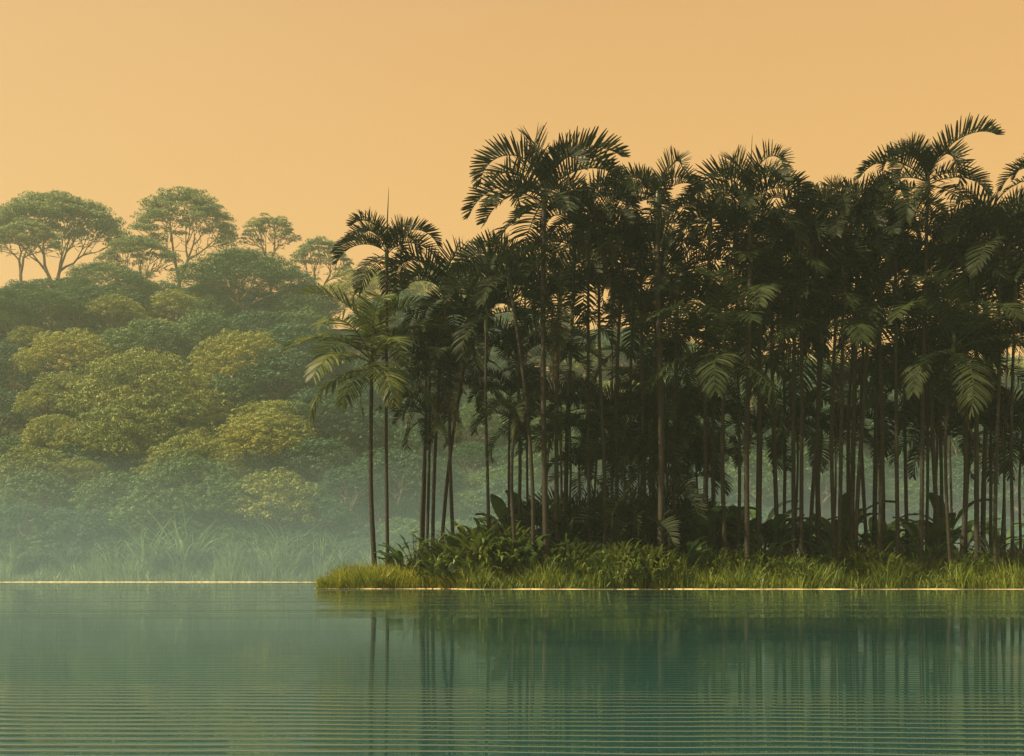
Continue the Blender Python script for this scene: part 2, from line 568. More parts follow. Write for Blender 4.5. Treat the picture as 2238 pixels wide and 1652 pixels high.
def crown(root, top, L, style, rng, nf=None, lean=(0, 0), azs=None):
    if style == 'A':
        tiers = (('up', 4), ('mid', 4), ('low', 3))
    elif style == 'A+':
        tiers = (('up', 5), ('mid', 6), ('low', 5))
    elif style == 'B':
        tiers = (('bup', 3), ('bmid', 6), ('blow', 5))
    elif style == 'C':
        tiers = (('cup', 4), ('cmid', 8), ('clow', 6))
    elif style == 'Y2':
        tiers = (('up', 3), ('mid', 5), ('low', 4))
    elif style == 'S':      # sparse open crown
        tiers = (('up', 4), ('mid', 4), ('low', 2))
    else:                   # young palm
        tiers = (('up', 3), ('mid', 4))
    if style in ('A', 'A+', 'B') and rng.random() < .45:
        tiers = tiers + (('dead', int(rng.integers(1, 3))),)
    k = 0
    for tn, n in tiers:
        off = rng.uniform(0, 6.28)
        for i in range(n):
            me = FR[tn][int(rng.integers(len(FR[tn])))]
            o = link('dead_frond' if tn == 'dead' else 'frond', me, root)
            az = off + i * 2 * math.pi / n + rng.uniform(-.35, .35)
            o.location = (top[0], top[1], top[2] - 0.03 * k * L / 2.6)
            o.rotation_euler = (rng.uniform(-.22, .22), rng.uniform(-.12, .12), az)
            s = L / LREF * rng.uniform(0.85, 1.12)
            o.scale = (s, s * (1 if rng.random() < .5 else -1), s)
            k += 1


def palm(ub, ut, vc, D, Lp, style, label, spear=0, curve=0.0, stalks=False, tw=None):
    D = max(D + 0.6, 44.5) + (1.3 if ub < 1000 else 0)
    bx, by, _ = px2w(ub, 1200, D)
    tx, ty, tz = px2w(ut, vc, D)
    gz = float(island_z(np.array(bx), np.array(by)))
    if gz < -0.05:
        gz = -0.05
    root = empty('palm_tree', (bx, by, gz), label, 'palm tree', PALM_GROUP)
    L = Lp * (1.12 if vc > 500 else 1.0) / F * D
    
    H = tz - gz
    dx = tx - bx
    dy = rp.uniform(-.3, .3)
    s = np.linspace(0, 1, 16)
    wob = rp.uniform(-.08, .08)
    r0 = (tw * .9 if tw else rp.uniform(8.5, 12)) / 2 / F * D * rp.uniform(.92, 1.08)
    X = dx * (s ** 1.0) + curve * np.sin(s * math.pi * 1.0) + wob * np.sin(s * math.pi * 2 + rp.uniform(0, 3)) - wob * math.sin(0)
    X[0] = 0
    Y = dy * s ** 1.5
    Z = H * s * 1.0
    shaft_len = min(0.9, 0.12 * H)
    mb = MB()
    rr = r0 * (1.0 - 0.32 * s) + r0 * 0.45 * np.exp(-s * H / 0.35)
    Z0 = Z.copy()
    Z0[0] = -0.25
    mb.tube(np.stack([X, Y, Z0], -1), rr, 9)
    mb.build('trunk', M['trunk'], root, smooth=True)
    mb = MB()
    zs = np.linspace(H - shaft_len, H + 0.25 * L / 2.6, 7)
    xs_ = np.interp(np.minimum(zs, H), Z, X)
    ys_ = np.interp(np.minimum(zs, H), Z, Y)
    mb.tube(np.stack([xs_, ys_, zs], -1), r0 * np.array([.80, 1.12, 1.15, 1.1, .95, .7, .25]), 9)
    mb.build('crownshaft', M['shaft'], root, smooth=True)
    crown(root, (X[-1], Y[-1], H - 0.02), L, style, rp)
    if spear:
        mb = MB()
        hs = spear / F * D
        mb.tube(np.array([[X[-1], Y[-1], H], [X[-1] + .03, Y[-1], H + hs * .5], [X[-1] + .09, Y[-1], H + hs]]), [0.045, 0.03, 0.006], 6)
        mb.build('spear_leaf', M['spear'], root)
    if stalks:
        for sgn in (-1, 1):
            mb = MB()
            zz = H - shaft_len
            x0 = float(np.interp(zz, Z, X))
            tt = np.linspace(0, 1, 8)
            pth = np.stack([x0 + sgn * 0.42 * np.sin(tt * 1.9), 0 * tt - 0.05, zz - 1.5 * tt ** 1.4], -1)
            mb.tube(pth, np.linspace(.02, .01, 8), 5)
            n = 26
            aa = rp.uniform(0, 6.28, n)
            Vv, qq = blades(pth[-1][None] + np.zeros((n, 3)), aa, rp.uniform(.3, .75, n), rp.uniform(1.6, 2.6, n), rp.uniform(.2, .7, n), np.full(n, .03), 3)
            mb.add(Vv, qq)
            mb.build('flower_stalk', M['stalk'], root)
    return root


# (u base, u top, v crown, distance, frond length px, style, options)
PALMS = [
    (846, 843, 540, 44.6, 118, 'A+', dict(spear=132, label='tall palm nearest the island tip with an upright spear leaf above its crown')),
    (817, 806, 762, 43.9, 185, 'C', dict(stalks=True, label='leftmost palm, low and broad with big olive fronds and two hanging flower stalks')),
    (922, 930, 772, 47.0, 120, 'A', {}),
    (932, 941, 745, 48.0, 125, 'B', dict(tw=8)),
    (946, 973, 618, 46.0, 150, 'A', dict(tw=10, curve=-.15)),
    (960, 1033, 690, 45.5, 130, 'A', dict(tw=10, curve=-.2)),
    (990, 980, 800, 45.2, 125, 'B', {}),
    (1066, 1062, 668, 45.0, 140, 'A', {}),
    (1120, 1122, 905, 44.0, 95, 'S', {}),
    (1137, 1132, 770, 47.0, 130, 'A', {}),
    (1163, 1110, 585, 44.0, 130, 'A', dict(curve=.35)),
    (1191, 1187, 408, 43.0, 215, 'A+', dict(tw=16, label='tall palm with the largest arching crown, standing against open sky left of centre')),
    (1212, 1222, 640, 45.0, 150, 'A', {}),
    (1233, 1255, 430, 48.0, 160, 'A', {}),
    (1287, 1285, 535, 46.0, 160, 'A', {}),
    (1320, 1310, 450, 45.0, 140, 'A', {}),
    (1345, 1366, 412, 46.0, 118, 'A', dict(curve=-.1)),
    (1376, 1382, 640, 47.0, 160, 'A', {}),
    (1409, 1400, 545, 46.0, 140, 'A', {}),
    (1426, 1430, 725, 47.0, 140, 'B', dict(tw=9)),
    (1444, 1440, 425, 42.8, 150, 'S', dict(tw=17, label='palm with the thickest trunk in mid-grove, one frond curling left')),
    (1468, 1482, 570, 46.0, 150, 'A', {}),
    (1535, 1548, 430, 45.0, 125, 'A', {}),
    (1560, 1562, 660, 46.0, 150, 'A', {}),
    (1583, 1576, 760, 44.5, 200, 'B', dict(label='palm with big drooping olive fronds just left of the second spear palm')),
    (1606, 1600, 450, 45.5, 130, 'A', dict(curve=.25)),
    (1632, 1637, 425, 43.2, 165, 'A+', dict(spear=130, tw=13, label='tall mid-grove palm with a long upright spear leaf against the sky')),
    (1655, 1662, 620, 45.5, 190, 'B', {}),
    (1696, 1688, 490, 46.0, 145, 'A', {}),
    (1712, 1716, 610, 48.0, 140, 'A', dict(tw=9)),
    (1733, 1737, 540, 45.0, 140, 'A', {}),
    (1751, 1752, 445, 44.8, 120, 'A', {}),
    (1767, 1800, 690, 45.5, 200, 'B', {}),
    (1789, 1786, 510, 46.5, 140, 'A', {}),
    (1818, 1824, 570, 45.0, 150, 'A', {}),
    (1833, 1846, 430, 44.2, 135, 'A', {}),
    (1846, 1868, 680, 47.0, 180, 'B', dict(tw=10)),
    (1858, 1872, 480, 45.5, 140, 'A', {}),
    (1870, 1905, 420, 45.0, 125, 'A', {}),
    (1893, 1890, 575, 46.5, 140, 'A', dict(curve=-.15)),
    (1908, 1915, 700, 47.0, 140, 'A', {}),
    (1922, 1930, 610, 45.0, 150, 'A', {}),
    (1962, 1952, 470, 44.5, 130, 'A', {}),
    (1990, 1985, 800, 47.5, 110, 'A', dict(curve=-.2)),
    (2010, 2028, 380, 43.4, 165, 'A+', dict(label='tallest palm in the right half of the grove, its crown rising clear of the canopy')),
    (2025, 2020, 600, 46.0, 150, 'A', dict(tw=9)),
    (2050, 2062, 525, 45.5, 140, 'A', dict(curve=-.3)),
    (2057, 2050, 790, 46.0, 150, 'A', {}),
    (2077, 2082, 740, 43.8, 205, 'B', dict(curve=-.25, label='palm at the right with broad drooping fronds low in front of the dark canopy')),
    (2095, 2112, 560, 45.0, 140, 'A', dict(curve=.2)),
    (2135, 2128, 500, 45.0, 130, 'A', {}),
    (2149, 2158, 650, 46.0, 180, 'B', {}),
    (2164, 2166, 760, 47.0, 130, 'A', dict(tw=9)),
    (2178, 2176, 480, 43.6, 140, 'A', {}),
    (2209, 2213, 610, 44.5, 140, 'A', {}),
    (2296, 2294, 375, 44.0, 125, 'A', dict(label='palm cut by the right edge, its high crown reaching into the frame')),
    (2300, 2296, 520, 45.0, 150, 'A', {}),
    (2345, 2350, 640, 44.5, 160, 'B', {}),
]
for ub, vc, D, Lp in ((1222, 935, 46.5, 95), (1262, 1010, 48, 90), (1300, 880, 47, 110), (1336, 960, 49, 90), (1362, 905, 47, 105), (1392, 1000, 46.5, 105), (1418, 905, 46, 120),
                      (1455, 960, 47, 115), (1476, 1040, 48, 110), (1500, 900, 47, 120), (1522, 985, 49, 100), (1545, 905, 48, 110), (1242, 870, 50, 110), (1660, 930, 49, 95),
                      (1790, 935, 49, 105), (1738, 905, 48, 100), (1930, 905, 49, 100), (2040, 915, 47, 110), (2110, 925, 48, 105), (2190, 925, 47, 120), (2225, 900, 48, 120), (1110, 850, 48, 100), (925, 890, 47, 85)):
    PALMS.append((ub, ub + 4, vc, D, Lp, 'Y2', dict(tw=7)))
# deeper palms that fill the grove
rd = np.random.default_rng(5)
for k in range(14):
    u = 1090 + (2300 - 1090) * (k + rd.uniform(.1, .9)) / 14
    v = float(rd.choice([470, 560, 620, 680, 740, 790, 830])) + rd.uniform(-20, 25)
    if u < 1200:
        v = max(v, 600)
    PALMS.append((u, u + rd.uniform(-18, 18), v, rd.uniform(50, 62), rd.uniform(125, 165), 'A' if rd.random() < .7 else 'B', dict(tw=7, deep=True)))
ORD = sorted(range(len(PALMS)), key=lambda i: PALMS[i][0])
rank = {i: n for n, i in enumerate(ORD)}


def ordinal(n):
    return '%d%s' % (n, 'th' if 10 <= n % 100 <= 20 else {1: 'st', 2: 'nd', 3: 'rd'}.get(n % 10, 'th'))


for i, (ub, ut, vc, D, Lp, style, opt) in enumerate(PALMS):
    opt = dict(opt)
    deep = opt.pop('deep', False)
    lab = opt.pop('label', None)
    if not lab:
        h = 'tall' if vc < 500 else ('mid-height' if vc < 680 else 'low')
        f = 'broad drooping olive fronds' if style == 'B' else 'a small feathery crown' if style == 'Y2' else 'dark arching fronds'
        wh = ', deep in shade' if deep else ''
        vc = vc + (float(rp.uniform(24, 58)) if vc < 520 else 12)
        lab = '%s palm with %s, %s trunk from the left%s' % (h, f, ordinal(rank[i] + 1), wh)
    palm(ub, ut, vc, D, Lp, style, lab, **opt)

# ------------------------------------------------------------------ undergrowth on the island
ru = np.random.default_rng(31)


def strap_mesh(n, h, mat, name, width=.05):
    base = np.stack([ru.normal(0, .12 * h, n), ru.normal(0, .12 * h, n), np.full(n, -0.05)], -1)
    V, q = blades(base, ru.uniform(0, 6.28, n), h * ru.uniform(.75, 1.35, n), ru.uniform(.05, .55, n), ru.uniform(1.0, 2.4, n), np.full(n, width) * ru.uniform(.7, 1.3, n), 6, wav=.03, rng=ru)
    return mesh_data(name, V, q, mat)


def broad_meshes(n, h, spread=.5, bend=1.3, lw=.26):
    mbL, mbS = MB(), MB()
    prof = np.array([.05, .6, .95, 1, .85, .5, .05])
    for i in range(n):
        az = ru.uniform(0, 6.28)
        lean = ru.uniform(.05, spread)
        hs = h * ru.uniform(.35, .75)
        d = np.array([math.cos(az), math.sin(az), 0])
        tt = np.linspace(0, 1, 6)[:, None]
        P = d * (hs * math.sin(lean) * tt ** 1.3) + np.array([0, 0, 1.0]) * hs * math.cos(lean) * tt + np.array([0, 0, -.05])
        mbS.tube(P, np.linspace(.022, .012, 6) * h / 1.5, 5)
        V, q = blades(P[-1][None], np.array([az]), np.array([h * ru.uniform(.5, .8)]), np.array([lean + .15]), np.array([bend * ru.uniform(.7, 1.3)]), np.array([lw * h / 1.5 * ru.uniform(.8, 1.2)]), 6, profile=prof)
        V = V.reshape(-1, 2, 3)
        m = V.mean(1)
        V3 = np.stack([V[:, 0], m - np.array([0, 0, .03 * h]), V[:, 1]], 1).reshape(-1, 3)
        k = np.arange(6)[:, None] * 3
        qq = np.concatenate([k + np.array([[0, 1, 4, 3]]), k + np.array([[1, 2, 5, 4]])])
        mbL.add(V3, qq)
    return mbL.mesh('leaves', M['broad']), mbS.mesh('stems', M['stem'])


STRAP = [strap_mesh(54, 1.0, M['shrub'], 'leaves', .055) for _ in range(4)]
STRAPG = [strap_mesh(36, 1.0, M['grass'], 'leaves', .035) for _ in range(3)]
BROAD = [broad_meshes(11, 1.5) for _ in range(4)]


def bush_mesh():
    """domed bush of small arching sprigs"""
    mb = MB()
    n = 420
    d = unit(np.stack([ru.normal(size=n), ru.normal(size=n), np.abs(ru.normal(size=n)) * .9], -1))
    base = d * np.array([.8, .8, .62]) * ru.uniform(.55, .95, n)[:, None]
    az = np.arctan2(d[:, 1], d[:, 0]) + ru.normal(0, .5, n)
    V, q = blades(base, az, ru.uniform(.2, .42, n), ru.uniform(.1, .9, n), ru.uniform(.8, 2.2, n), ru.uniform(.035, .07, n), 5)
    mb.add(V, q)
    ms = MB()
    for k in range(9):
        a = ru.uniform(0, 6.28)
        ms.tube(np.array([[0, 0, -.1], [.2 * math.cos(a), .2 * math.sin(a), .3], [.5 * math.cos(a), .5 * math.sin(a), .5 * ru.uniform(.6, 1.1)]]), [.025, .018, .008], 5)
    return mb.mesh('leaves', M['shrub']), ms.mesh('stems', M['stem'])


BUSH = [bush_mesh() for _ in range(4)]

count = {}


def where(u):
    if u < 900:
        return 'near the island tip'
    return 'near pixel'


# neighbours used to say where a plant stands
def near_text(u):
    best = min((abs(PALMS[i][0] - u), rank[i] + 1, PALMS[i][0]) for i in range(len(PALMS)))
    side = 'left' if u < best[2] else 'right'
    return side, best[1]


used_labels = set()


def uniq(lab, alts):
    for a in alts:
        s = lab + a
        if s not in used_labels:
            used_labels.add(s)
            return s
    used_labels.add(lab)
    return lab


def plant(kind, u, v, D, size, tint=''):
    x, y, _ = px2w(u, v, D)
    gz = float(island_z(np.array(x), np.array(y)))
    side, k = near_text(u)
    names = {'bush': ('leafy_shrub', 'rounded leafy shrub', 'shrub', 'rounded shrubs under the palms'),
             'strap': ('arching_plant', 'arching strap-leaved tuft', 'plant', 'arching tufts under the palms'),
             'lit': ('sedge_tuft', 'tall yellow-green sedge tuft', 'plant', 'sedge tufts above the shore grass'),
             'broad': ('broad_leaf_plant', 'dark broad-leaved plant', 'plant', 'broad-leaved plants of the undergrowth'),
             'young': ('young_palm', 'short young palm', 'palm tree', 'young palms of the undergrowth')}[kind]
    dist = ', front row' if D < 46 else (', middle row' if D < 52 else ', back row')
    lab = uniq('%s %s of the %s palm trunk from the left%s' % (names[1], side, ordinal(k), dist),
               ['', ', smaller', ', farther', ', taller', ', leafier'])
    root = empty(names[0], (x, y, gz), lab, names[2], names[3])
    root.rotation_euler = (0, 0, ru.uniform(0, 6.28))
    if kind == 'bush':
        a, b_ = BUSH[int(ru.integers(4))]
        for nm, me in (('leaves', a), ('stems', b_)):
            o = link(nm, me, root)
            o.scale = (size, size, size * ru.uniform(.85, 1.1))
    elif kind == 'strap':
        o = link('leaves', STRAP[int(ru.integers(4))], root)
        o.scale = (size,) * 3
    elif kind == 'lit':
        o = link('leaves', STRAPG[int(ru.integers(3))], root)
        o.scale = (size,) * 3
    elif kind == 'broad':
        size = min(size, 1.15) if D < 46 else size
        a, b_ = BROAD[int(ru.integers(4))]
        for nm, me in (('leaves', a), ('stems', b_)):
            o = link(nm, me, root)
            o.scale = (size,) * 3
    elif kind == 'young':
        hs = size * .35
        mb = MB()
        mb.tube(np.array([[0, 0, -.1], [.02, 0, hs * .5], [.03, 0, hs]]), [.05, .04, .035], 7)
        mb.build('trunk', M['trunk'], root, smooth=True)
        crown(root, (.03, 0, hs), size * .62, 'Y', ru)
    return root


# named front plants
for u, s in ((1005, 1.3), (1040, 1.6), (1075, 1.5), (1110, 1.3), (975, .9), (1135, 1.1), (1165, 1.0), (1058, 1.3)):
    plant('bush', u, 0, 46.1 + ru.uniform(-.2, .5), s * 2.15)
for u, D, s in ((880, 45.8, 1.3), (860, 46.2, 1.0), (1135, 45.2, 1.2), (1170, 44.6, 1.1), (1190, 45.4, 1.3)):
    plant('broad', u, 0, D, s * .85)
# front row of arching plants just behind the grass, right of the inlet
for k in range(34):
    u = 1150 + (2250 - 1150) * (k + ru.uniform(.1, .9)) / 34
    plant(str(ru.choice(['strap', 'bush', 'broad', 'bush'])), u, 0, ru.uniform(44.3, 45.8), ru.uniform(1.2, 2.3))
for k in range(34):
    u = 1100 + (2290 - 1100) * (k + ru.uniform(.1, .9)) / 34
    plant(str(ru.choice(['broad', 'strap', 'bush', 'broad'])), u, 0, ru.uniform(46.5, 51), ru.uniform(1.5, 2.3))
for k in range(40):
    u = 1100 + (2330 - 1100) * (k + ru.uniform(.1, .9)) / 40
    plant(str(ru.choice(['broad', 'bush', 'broad'])), u, 0, ru.uniform(53, 66), ru.uniform(1.6, 2.6))
for u, D, s in ((1232, 47, 4.4), (1262, 48, 3.8), (1335, 47, 3.2), (1388, 46.5, 4.8), (1415, 49, 3.6), (1452, 47, 5.0), (1480, 50, 4.4), (1505, 48, 3.4),
                (1530, 51, 5.2), (1215, 50, 5.2), (1690, 50, 3.4), (1775, 51, 3.2), (1405, 46.0, 5.6), (1350, 50, 5.0), (1275, 52, 6.0)):
    plant('young', u, 0, D, s)

# the small many-stemmed plant with hooded leaves between the left palms
x, y, _ = px2w(907, 0, 45.0)
gz = float(island_z(np.array(x), np.array(y)))
root = empty('broad_leaf_plant', (x, y, gz), 'many-stemmed plant with drooping hooded leaves on bare stalks at the left end of the island', 'plant')
ms, ml = MB(), MB()
prof = np.array([.1, .7, 1, .95, .7, .35, .05])
for k, (dx, h) in enumerate(((-.55, 1.65), (-.4, 1.9), (-.12, 2.35), (.05, 2.1), (.25, 2.0), (.5, 1.75), (-.25, 1.6), (.75, 1.35))):
    tt = np.linspace(0, 1, 7)
    P = np.stack([dx * tt ** 2.2, .15 * np.sin(k) * tt, h * tt - .05], -1)
    ms.tube(P, np.linspace(.026, .014, 7), 6)
    for j in range(5):
        V, q = blades(P[-1][None] - np.array([[0, 0, .05 * j]]), np.array([ru.choice([0, math.pi]) + ru.uniform(-.9, .9)]), np.array([ru.uniform(.32, .62)]), np.array([ru.uniform(.3, 1.1)]), np.array([ru.uniform(.9, 1.7)]), np.array([.17]), 6, profile=prof)
        ml.add(V, q)
ms.build('stems', M['stem'], root, smooth=True)
ml.build('leaves', M['broad'], root)

# shore grass: one sheet of blades (uncountable)
rg = np.random.default_rng(41)
N = 15000
gx = rg.uniform(-8.2, 30, N)
dd = rg.beta(1.1, 1.6, N) * 3.2
gy = shore_y(gx) + 0.06 + dd
keep = island_z(gx, gy) > -0.02
clump = 0.75 + 0.25 * np.sin(gx * 2.3 + 1.5 * np.sin(gy * 2)) + 0.18 * np.sin(gx * 7.1 + gy * 3)
gx, gy, clump = gx[keep], gy[keep], clump[keep]
n = len(gx)
hgt_ = np.clip(clump, .45, 1.3) * rg.uniform(.5, 1.35, n) * np.where(gx < -7.3, .6, 1.0)
base = np.stack([gx, gy, island_z(gx, gy) - .03], -1)
V, q = blades(base, rg.uniform(0, 6.28, n), hgt_, rg.uniform(0.02, .5, n), rg.uniform(.1, 1.6, n) * rg.uniform(.3, 1, n), rg.uniform(.022, .050, n), 4, face=rg.uniform(-.9, .9, n), wav=.03, rng=rg)
o = mesh_obj('shore_grass', V, q, M['grass'])
tag(o, 'band of yellow-green grass blades along the island waterline', 'grass', kind='stuff')
ns = 5200
gx = -8.1 + rg.beta(1.1, 2.2, ns) * 7.5
gy = shore_y(gx) + 0.05 + rg.beta(1.1, 1.5, ns) * 1.6
n = ns
base = np.stack([gx, gy, island_z(gx, gy) - .03], -1)
M['sedge'] = material('painted_sun_grass', (0.12, 0.17, 0.02), (0.42, 0.42, 0.05), 0.6, 0.5, per_island=0.65, transl=0.35)  # yellower grass colour: the sunlit look of the island tip painted in
V, q = blades(base, rg.uniform(0, 6.28, n), rg.uniform(.45, 1.2, n) * np.where(gx < -7.3, .65, 1), rg.uniform(0.05, .6, n), rg.uniform(.2, 1.6, n), rg.uniform(.022, .045, n), 4, face=rg.uniform(-.9, .9, n), wav=.03, rng=rg)
tag(mesh_obj('painted_sun_grass', V, q, M['sedge']), 'grass at the left tip of the island, sunlight painted in as yellow', 'grass', kind='stuff')
# arching tufts standing in the grass
for k in range(26):
    u = 730 + (2230 - 730) * (k + ru.uniform(0, 1)) / 26
    xx = (u - CX) / F * 44.5
    D = float(shore_y(np.array(xx))) + ru.uniform(.25, 1.3)
    plant('lit', u, 0, D, ru.uniform(.55, .95))

# ------------------------------------------------------------------ far shore: reeds and cane clumps
N = 20000
rx = rg.uniform(-78, 92, N)
ry = 133.6 + rg.beta(1, 1.6, N) * 9
cl = .55 + .25 * np.sin(rx * .35) + .2 * np.sin(rx * 1.1 + 2) + .12 * np.sin(rx * 2.9)
hh = np.clip(cl, .25, 1.2) * rg.uniform(.45, 1.1, N) * (4.2 + 2.6 * smooth01((rx + 60) / 30) * (1 - smooth01((rx + 20) / 25)))
base = np.stack([rx, ry, np.maximum(hill(rx, ry), 0) - .05], -1)
V, q = blades(base, rg.uniform(0, 6.28, N), hh, rg.uniform(.02, .32, N), rg.uniform(.1, 1.3, N), rg.uniform(.05, .13, N), 5, face=rg.uniform(-.9, .9, N), wav=.04, rng=rg)
tag(mesh_obj('reed_bed', V, q, M['reed']), 'misty bed of tall reeds along the far shore', 'reeds', kind='stuff')


def cane_mesh(n):
    base = np.stack([ru.normal(0, .5, n), ru.normal(0, .5, n), np.full(n, -0.1)], -1)
    V, q = blades(base, ru.uniform(0, 6.28, n), ru.uniform(5.5, 10.5, n), ru.uniform(.02, .35, n), ru.uniform(.5, 2.3, n), ru.uniform(.12, .24, n), 9, face=ru.uniform(-.9, .9, n), wav=.05, rng=ru)
    return mesh_data('blades', V, q, M['reed'])


CANE = [cane_mesh(60) for _ in range(3)]
canes = [(318, 136.5, 1.05), (352, 138, 1.1), (408, 137, 1.15), (445, 139, .9), (498, 136, .85), (610, 137, 1.0), (640, 136, .85), (700, 138, .9), (250, 137, .75), (745, 137, .8), (560, 139, .8), (150, 137, .65), (20, 137, .6)]
for k, (u, D, s) in enumerate(sorted(canes)):
    x, y, _ = px2w(u, 0, D)
    root = empty('cane_clump', (x, y, float(hill(np.array(x), np.array(y)))), 'tall arching cane clump above the far reeds, %s from the left' % ordinal(k + 1), 'cane', 'cane clumps on the far shore')
    o = link('blades', CANE[k % 3], root)
    o.scale = (s,) * 3
    root.rotation_euler[2] = ru.uniform(0, 6.28)


# ------------------------------------------------------------------ rainforest trees on the hillside
def lobes_dome(n, rng, zmin=0.0):
    """points on the upper unit dome, fairly even"""
    i = np.arange(n) + .5
    z = 1 - (1 - zmin) * i / n
    a = i * 2.39996 + rng.uniform(-.25, .25, n)
    r = np.sqrt(np.clip(1 - z * z, 0, 1))
    return np.stack([r * np.cos(a), r * np.sin(a), z], -1)


def tree_limbs(mb, start, targets, r0, rng, depth=0):
    """branching skeleton from start to the target points"""
    targets = np.asarray(targets)
    if len(targets) <= 2 or depth > 6:
        for tgt in targets:
            m = (start + tgt) / 2 + rng.normal(0, .03, 3) * np.linalg.norm(tgt - start) + np.array([0, 0, -.03])
            mb.tube(np.array([start, m, tgt]), [max(r0 * .8, .075), max(r0 * .6, .07), .05], 4)
        return
    d = targets - start
    k = 2 if len(targets) < 6 or rng.random() < .35 else 3
    c = targets[rng.choice(len(targets), k, replace=False)]
    for _ in range(4):
        lab = np.argmin(((targets[:, None] - c[None]) ** 2).sum(-1), 1)
        c = np.array([targets[lab == j].mean(0) if np.any(lab == j) else c[j] for j in range(k)])
    for j in range(k):
        sub = targets[lab == j]
        if not len(sub):
            continue
        fr = rng.uniform(.26, .42)
        node = start + (c[j] - start) * fr
        node = node + rng.normal(0, .05, 3) * np.linalg.norm(c[j] - start)
        r1 = r0 * math.sqrt(len(sub) / len(targets)) * .97
        mid = (start + node) / 2 + rng.normal(0, .03, 3) * np.linalg.norm(node - start)
        mb.tube(np.array([start, mid, node]), [r0 * .9, (r0 + r1) / 2 * .9, r1], 5)
        tree_limbs(mb, node, sub, r1, rng, depth + 1)


def dense_crown(seed, nl=58, per=420, hgt=0.80, leaf=.019):
    """unit crown: radius 1, base at z=0; domed clusters covered in small leaves"""
    rng = np.random.default_rng(seed)
    C = lobes_dome(nl, rng, -0.16) * np.array([1, 1, hgt]) * rng.uniform(.74, .88, nl)[:, None]
    C += rng.normal(0, .03, C.shape)
    Vs = []
    Ns = []
    for c in C:
        r = rng.uniform(.15, .25)
        # sub clumps on each lobe
        m = 12
        S = lobes_dome(m, rng, 0.05) * np.array([1, 1, .6]) * r
        S = S + c + rng.normal(0, .02, S.shape)
        for sc in S:
            n = per // m
            rr = r * rng.uniform(.34, .52)
            d = unit(rng.normal(size=(n, 3)) + np.array([0, 0, .8]))
            P = sc + d * np.array([1, 1, .62]) * rr * rng.uniform(.75, 1.06, n)[:, None]
            Vs.append(P)
            Ns.append(unit(d + rng.normal(0, .22, (n, 3)) + np.array([0, 0, .15])))
    P, Nn = np.concatenate(Vs), np.concatenate(Ns)
    return quads(P, Nn, leaf, .55, rng), C


DC = {}
DCH = {}
for mi, mn in enumerate(('leaf_gold', 'leaf_green', 'leaf_teal')):
    DC[mn] = []
    for s in range(3):
        (V, q), C = dense_crown(100 + mi * 10 + s)
        DC[mn].append((mesh_data('crown', V, q, M[mn]), C))

for mn in ('leaf_gold', 'leaf_green'):
    DCH[mn] = []
    for s in range(3):
        (V, q), C = dense_crown(300 + s + len(mn), nl=70, per=640, leaf=.0135)
        DCH[mn].append((mesh_data('crown', V, q, M[mn]), C))

FOREST = 'domed rainforest trees on the far hillside'
tree_id = [0]


def dense_tree(u, vtop, wpx, label, mat='leaf_gold', D=None, aspect=None, rng=ru):
    if rng is ru:
        wpx = wpx * 1.22
    """place by crown top and width; the distance is where a natural trunk height meets the slope"""
    if D is None:
        best = None
        for Dt in np.arange(140, 262, 1.0):
            x = (u - CX) / F * Dt
            zt = CAMH + (HZ - vtop) / F * Dt
            R = wpx / 2 / F * Dt
            g = float(hill(np.array(x), np.array(Dt + R * .4)))
            e = abs(zt - g - (8 + R * 1.0))
            if best is None or e < best[0]:
                best = (e, Dt)
        D = best[1]
    x = (u - CX) / F * D
    zt = CAMH + (HZ - vtop) / F * D
    R = wpx / 2 / F * D
    y = D + R * .4
    g = float(hill(np.array(x), np.array(y)))
    asp = aspect or (rng.uniform(.62, .78) if vtop < 610 else rng.uniform(.9, 1.15))
    ch = R * asp * 1.0
    cz = max(zt - g - ch, .55 * R)
    root = empty('rainforest_tree', (x, y, g), label, 'tree', FOREST)
    me, C = (DCH if (R > 7.5 and mat in DCH) else DC)[mat][int(rng.integers(3))]
    o = link('crown', me, root)
    o.location = (0, 0, cz)
    rz = rng.uniform(0, 6.28)
    o.rotation_euler = (0, 0, rz)
    o.scale = (R, R, R * asp)
    mb = MB()
    ca, sa = math.cos(rz), math.sin(rz)
    T = C[::3] * .8
    T = np.stack([T[:, 0] * ca - T[:, 1] * sa, T[:, 0] * sa + T[:, 1] * ca, T[:, 2] * asp], -1) * R + np.array([0, 0, cz])
    r0 = .035 * R + .1
    fork = np.array([0, 0, max(cz - R * .5, cz * .5)])
    mb.tube(np.array([[0, 0, -.6], [0, 0, fork[2] * .5], fork]), [r0 * 1.3, r0, r0 * .9], 7)
    tree_limbs(mb, fork, T, r0 * .9, rng)
    mb.build('trunk', M['bark'], root, smooth=True)
    return D


